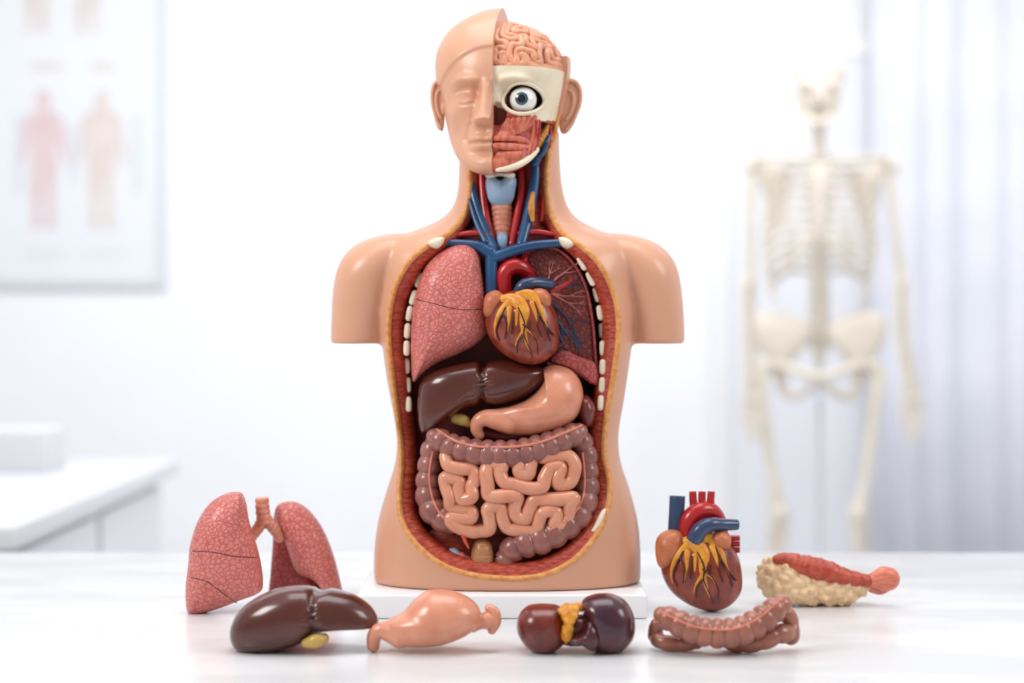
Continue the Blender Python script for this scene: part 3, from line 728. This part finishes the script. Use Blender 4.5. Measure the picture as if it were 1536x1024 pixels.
# pancreas
g7=grp('pancreas_model',1235,-.0)
a1=pillow('pancreas_lobules',[(1138,880),(1140,858),(1152,843),(1170,838),(1195,848),(1230,857),(1270,866),(1300,870),(1306,884),(1290,898),(1268,910),(1230,910),(1190,908),(1155,900)],(1215,882),-.01,.034,.035,pany,g7,lump=(85,.011),clampz=TZ,rings=30,sub=12)
a2=tube('pancreas_body',[(1166,840,-.02,9),(1180,840,-.026,12),(1200,846,-.03,15),(1222,852,-.034,17),(1245,858,-.036,16),(1265,864,-.036,13),(1285,868,-.034,11),(1300,870,-.03,9),(1312,870,-.03,8)],panr,g7,seg=28,rmod=lambda s:1+.04*math.sin(s*330)+.03*math.sin(s*730),step=.0012)
a3=tube('pancreas_end',[(1300,874,-.025,9),(1312,870,-.03,13),(1324,868,-.03,19),(1332,868,-.03,18)],pinkend,g7,seg=24,sq=.7)
a4=tube('pancreas_stub',[(1308,882,-.02,7),(1320,884,-.015,8),(1330,882,-.01,6)],pinkend,g7)
for gr in (g3,g4,g5,g6,g7,g2,g1):
    ch=[o for o in gr.children if o.type=='MESH']
    mz=min(v.co.z for o in ch for v in o.data.vertices)
    for o in ch:
        o.data.transform(Matrix.Translation((0,0,TZ-mz)))
# =====================================================  TABLE + ROOM
tabm=mat('tabletop_marble',c(217,218,220),c(230,231,233),rough=.25,scale=3.5,stretch=(1,3,1),lo=.4,hi=.6,spec=.4)
tb=empty('table',(0,-.3,0))
box('tabletop',-1.7,1.7,-1.3,.553,TZ-.04,TZ,tabm,tb,bev=.003)
for i,(x,y) in enumerate(((-1.55,-1.15),(1.55,-1.15),(-1.55,.4),(1.55,.4))): box('leg_%d'%i,x-.03,x+.03,y-.03,y+.03,0,TZ-.04,white,tb)
wallm=mat('wall_paint',c(241,242,244),c(244,245,247),rough=.8,scale=2,spec=.1)
floorm=mat('floor_vinyl',c(214,216,220),c(224,226,229),rough=.4,scale=3)
YW=4.0; ZC=3.0
box('wall_back',-3.2,3.2,YW,YW+.1,0,ZC,wallm); box('wall_left',-3.3,-3.2,-1.5,YW,0,ZC,wallm); box('wall_right',3.2,3.3,-1.5,YW,0,ZC,wallm)
box('floor',-3.3,3.3,-4,YW+.1,-.1,0,floorm); box('ceiling',-3.3,3.3,-1.5,YW+.1,ZC,ZC+.1,wallm)
box('baseboard_back',-3.2,3.2,YW-.015,YW,0,.1,white)
dm=mat('door_paint',c(232,234,239),rough=.6)
dr=empty('door_1',(1.25,YW,0))
box('door_leaf',.84,1.72,YW-.03,YW,0.0,2.2,dm,dr); box('door_frame_a',.78,.84,YW-.045,YW,0,2.2,white,dr); box('door_frame_b',1.72,1.78,YW-.045,YW,0,2.2,white,dr); box('door_frame_c',.78,1.78,YW-.045,YW,2.2,2.26,white,dr)
cm=mat('curtain_fabric',c(228,230,239),c(233,235,243),rough=.9,spec=.1,scale=5)
V=[];F=[];nx=300
for j,z in enumerate((.05,1,2,2.94)):
    for i in range(nx+1):
        x=1.38+i/nx*1.7; V.append((x,3.88+.016*math.sin(x*44+.6*math.sin(x*9))*(1-.1*j)+.014*math.sin(x*19),z))
for j in range(3):
    for i in range(nx): F.append((j*(nx+1)+i,j*(nx+1)+i+1,(j+1)*(nx+1)+i+1,(j+1)*(nx+1)+i))
cu=mk('curtain',V,F,cm); sd=cu.modifiers.new('s','SOLIDIFY'); sd.thickness=.004
frm=mat('poster_frame',c(212,215,220),rough=.5); paper=mat('poster_paper',c(227,230,233),rough=.7)
def wp(px,py,y=YW-.03): return M(px,py,y)
x0,x1=wp(-160,0).x,wp(248,0).x; z0,z1=wp(0,430).z,2.75
po=empty('anatomy_poster',((x0+x1)/2,YW,1.9))
box('poster_frame_b',x0,x1,YW-.03,YW,z0,z0+.03,frm,po); box('poster_frame_t',x0,x1,YW-.03,YW,z1-.03,z1,frm,po)
box('poster_frame_l',x0,x0+.03,YW-.03,YW,z0+.03,z1-.03,frm,po); box('poster_frame_r',x1-.03,x1,YW-.03,YW,z0+.03,z1-.03,frm,po)
box('poster_sheet',x0+.03,x1-.03,YW-.02,YW-.001,z0+.03,z1-.03,paper,po)
pinkp=mat('print_pink',c(222,203,204),c(216,191,193),rough=.8,scale=12); tanp=mat('print_tan',c(224,213,208),c(216,202,195),rough=.8,scale=12); grp_=mat('print_grey',c(215,218,222),rough=.8)
def figure(px,py,h,m,nm):
    k=h/200; O=[(0,-100),(9,-96),(10,-82),(5,-74),(20,-66),(27,-55),(30,-20),(33,5),(28,8),(22,-15),(18,-35),(17,-5),(18,10),(16,50),(14,90),(17,98),(4,98),(2,40),(0,20)]
    O=O+[(-x,y) for x,y in O[::-1][1:-1]]
    V=[wp(px+x*k*1.1,py+y*k,YW-.022) for x,y in O]; mk(nm,V,[tuple(range(len(V)))],m,po,smooth=False)
figure(65,240,210,pinkp,'figure_a'); figure(152,240,210,tanp,'figure_b'); figure(55,-50,200,tanp,'figure_c'); figure(130,-50,200,tanp,'figure_d')
for i,(x,y,w,h) in enumerate(((70,100,50,10),(155,100,40,10),(70,380,60,6),(155,380,60,6),(28,230,12,120),(110,230,12,90),(205,230,14,120))):
    a_=wp(x-w/2,y+h/2,YW-.021); b2=wp(x+w/2,y-h/2,YW-.021); mk('caption_%d'%i,[(a_.x,a_.y,a_.z),(b2.x,a_.y,a_.z),(b2.x,a_.y,b2.z),(a_.x,a_.y,b2.z)],[(0,1,2,3)],tanp if i<2 else grp_,po,smooth=False)
cb=empty('counter_cabinet',(-2.0,1.8,0))
cbm=mat('cabinet_white',c(226,228,231),rough=.5); ctm=mat('counter_top',c(222,224,227),rough=.5)
box('cabinet_body',-3.18,-1.08,1.0,2.6,0.08,.70,cbm,cb); box('counter_slab',-3.19,-1.03,.95,2.65,.70,.745,ctm,cb,bev=.004); box('toe_kick',-3.18,-1.14,1.05,2.55,0,.08,frm,cb)
for i in range(2): box('drawer_%d'%i,-1.08,-1.065,1.05+i*.78,1.78+i*.78,.12,.67,cbm,cb)
tr=empty('supply_boxes',(-1.6,2.3,.745))
sm=mat('supply_card',c(220,222,225),rough=.6)
for i,(x,w,h,d_) in enumerate(((-1.95,.2,.14,.2),(-1.68,.16,.18,.12),(-1.42,.22,.12,.2))):
    box('supply_%d'%i,x-w/2,x+w/2,2.3-d_/2,2.3+d_/2,.745,.745+h,sm,tr,bev=.01)
# =====================================================  SKELETON
Y=3.0
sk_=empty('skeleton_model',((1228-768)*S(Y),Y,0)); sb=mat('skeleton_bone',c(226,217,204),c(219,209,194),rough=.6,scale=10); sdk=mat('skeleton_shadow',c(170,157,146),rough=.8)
def K_(n,pts,m=sb,**k): return tube(n,[(a,b,Y+d,r) for a,b,d,r in pts],m,sk_,seg=12,sub=5,**k)
ellipsoid('cranium',M(1228,112,Y+.01),(.085,.098,.082),sb,sk_)
pillow('facial_bones',[(1198,120),(1228,112),(1258,120),(1254,148),(1244,166),(1228,170),(1211,166),(1202,148)],(1228,142),Y-.05,.045,.05,sb,sk_)
K_('mandible',[(1198,140,0,5),(1203,165,-.03,6),(1216,181,-.07,7),(1228,184,-.08,7),(1240,181,-.07,7),(1253,165,-.03,6),(1258,140,0,5)])
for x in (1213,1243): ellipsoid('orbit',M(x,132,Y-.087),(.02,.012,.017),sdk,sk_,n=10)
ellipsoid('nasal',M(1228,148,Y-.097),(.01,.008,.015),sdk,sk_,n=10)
tube('spine',[(1228,165,Y+.03,10),(1229,230,Y+.05,11),(1229,330,Y+.07,13),(1229,430,Y+.04,16),(1229,500,Y+.05,17)],sb,sk_,rmod=haus(.035,.3),step=.004,seg=16)
pillow('sternum',[(1216,250),(1228,246),(1240,250),(1236,290),(1236,345),(1228,362),(1220,345),(1220,290)],(1228,300),Y-.1,.012,.012,sb,sk_)
for i in range(11):
    y=240+i*17; w=48+34*math.sin(min(1,(i+1)/6)*math.pi/2)-(i>7)*(i-7)*3; dr_=26+i*2.0; fr=i<8
    for s in (-1,1):
        pts=[(1229+s*6,y,.08,3.5),(1229+s*w*.6,y-4,.12,4),(1229+s*w,y+dr_*.4,.04,4.2),(1229+s*w*.9,y+dr_*.8,-.05,4.2)]
        if fr: pts+=[(1229+s*w*.5,y+dr_,-.1,4),(1229+s*8,min(y+dr_*.75,350),-.105,3.5)]
        K_('rib',pts)
for s,sx,ex,hx in ((-1,1128,1122,1128),(1,1336,1352,1368)):
    K_('clavicle',[(1229+s*10,248,-.1,4),(1229+s*50,238,-.08,4.5),(sx-s*6,236,0,5)])
    pillow('scapula',[(sx-s*4,240),(sx-s*30,246),(sx-s*60,262),(sx-s*48,330),(sx-s*30,345),(sx-s*16,290)],(sx-s*34,285),Y+.1,.01,.01,sb,sk_,sub=4,rings=6)
    ellipsoid('humeral_head',M(sx,248,Y+.02),(.03,.03,.03),sb,sk_,n=12)
    K_('humerus',[(sx,248,.02,9),(sx+s*2,300,.02,7),(ex-s*2,400,.02,7.5),(ex,425,.02,11)])
    K_('radius',[(ex-6,428,0,6),(ex-4,500,-.02,5),(hx-6,585,-.03,7)]); K_('ulna',[(ex+6,420,.02,6),(ex+7,500,0,5),(hx+6,582,-.02,5)])
    pillow('carpus',[(hx-12,588),(hx+12,588),(hx+13,606),(hx-13,606)],(hx,597),Y-.03,.012,.012,sb,sk_,sub=3,rings=5)
    for f in range(5): K_('finger',[(hx-11+f*5.5,604,-.03,3),(hx-13+f*6.5,630,-.035,2.6),(hx-13+f*6.5,[640,660,664,660,650][f],-.04,2.2)])
    ph=1229
    pillow('ilium',[(ph+s*10,500),(ph+s*30,478),(ph+s*75,466),(ph+s*100,480),(ph+s*98,510),(ph+s*78,540),(ph+s*55,552),(ph+s*30,530)],(ph+s*60,508),Y+.0,.03,.03,sb,sk_,sub=5,rings=8,n=3)
    K_('pubis',[(ph+s*66,545,0,9),(ph+s*35,556,-.06,7),(ph+s*4,566,-.08,8)]); K_('ischium',[(ph+s*62,550,.02,9),(ph+s*50,590,.02,8),(ph+s*26,592,-.03,6),(ph+s*5,572,-.07,6)])
    ellipsoid('femoral_head',M(ph+s*78,548,Y),(.03,.03,.03),sb,sk_,n=12)
    fx=ph+s*82; kx=ph+s*60
    K_('femur',[(ph+s*74,548,0,9),(fx+s*6,562,0,12),(fx,620,-.01,9.5),(kx+s*8,730,-.01,9.5),(kx,766,0,15),(kx,776,0,16)])
    ellipsoid('patella',M(kx,770,Y-.045),(.024,.012,.026),sb,sk_,n=10)
    K_('tibia',[(kx,790,0,15),(kx-s*2,812,0,10),(kx-s*2,900,.01,7),(kx-s*2,972,.02,9)]); K_('fibula',[(kx+s*13,797,.02,5),(kx+s*12,880,.02,4),(kx+s*9,974,.02,6)])
    for f in range(5): K_('foot_bone',[(kx-s*2,980,.05,8),(kx-8+f*5,990,-.03,5),(kx-12+f*7,996,-.12,3.5)])
pillow('sacrum',[(1212,498),(1246,498),(1240,530),(1229,552),(1218,530)],(1229,518),Y+.05,.02,.02,sb,sk_,sub=4,rings=6)
stm=mat('stand_metal',c(208,212,218),rough=.3)
K_('stand_pole',[(1229,150,.16,4),(1229,600,.16,4),(1229,975,.16,4)],stm)
px0=(1229-768)*S(Y)
K_('pole_link',[(1229,505,.16,4),(1229,510,.06,4)],stm)
for i in range(5):
    a=2*math.pi*i/5+.3; tubeW('stand_foot',[(px0,Y+.16,.09,.016),(px0+.16*math.cos(a),Y+.16+.16*math.sin(a),.08,.014),(px0+.3*math.cos(a),Y+.16+.3*math.sin(a),.065,.012)],stm,sk_,sub=3)
    ellipsoid('caster',(px0+.3*math.cos(a),Y+.16+.3*math.sin(a),.03),(.03,.03,.03),sdk,sk_,n=10)
# =====================================================  LIGHT + CAMERA
w=bpy.data.worlds.new('w'); bpy.context.scene.world=w; w.use_nodes=True
w.node_tree.nodes['Background'].inputs[0].default_value=(1,.985,.97,1); w.node_tree.nodes['Background'].inputs[1].default_value=.42
def area(n,loc,tgt,sx,sy,e,col=(1,1,1)):
    l=bpy.data.lights.new(n,'AREA'); l.shape='RECTANGLE'; l.size=sx; l.size_y=sy; l.energy=e; l.color=col
    o=bpy.data.objects.new(n,l); bpy.context.scene.collection.objects.link(o); o.location=loc; o.rotation_euler=(Vector(tgt)-Vector(loc)).to_track_quat('-Z','Y').to_euler(); return o
area('softbox_left',(-1.8,-1.3,2.4),(0,0,1.15),.8,.8,32,(1,.98,.96))
area('softbox_right',(1.9,-.9,2.2),(0,0,1.15),.8,.9,16,(1,.98,.96))
area('top_fill',(0,-.1,2.95),(0,-.1,0),1.6,1.2,21)  # unseen overhead fill, added to replace top light the ceiling blocks
area('back_wall_fill',(0,2.3,2.95),(0,3.4,0.8),4.8,.9,97,(.98,.985,1))  # extra light added out of view above, brightens the back wall
cd=bpy.data.cameras.new('camera'); co=bpy.data.objects.new('camera',cd); bpy.context.scene.collection.objects.link(co); bpy.context.scene.camera=co
co.location=CAM; co.rotation_euler=(math.pi/2,0,0); cd.sensor_width=36; cd.lens=36*2.5/1.536; cd.shift_y=-32/1536
cd.dof.use_dof=True; cd.dof.focus_distance=2.3; cd.dof.aperture_fstop=1.6
if ZOOM:
    cx,cy,zz=ZOOM; cd.lens*=zz; cd.shift_x=(cx-768)/1536*zz; cd.shift_y=(-(cy-512)/1536-32/1536)*zz; cd.dof.use_dof=False
sc=bpy.context.scene; sc.view_settings.view_transform='Standard'; sc.view_settings.look='None'; sc.view_settings.exposure=0
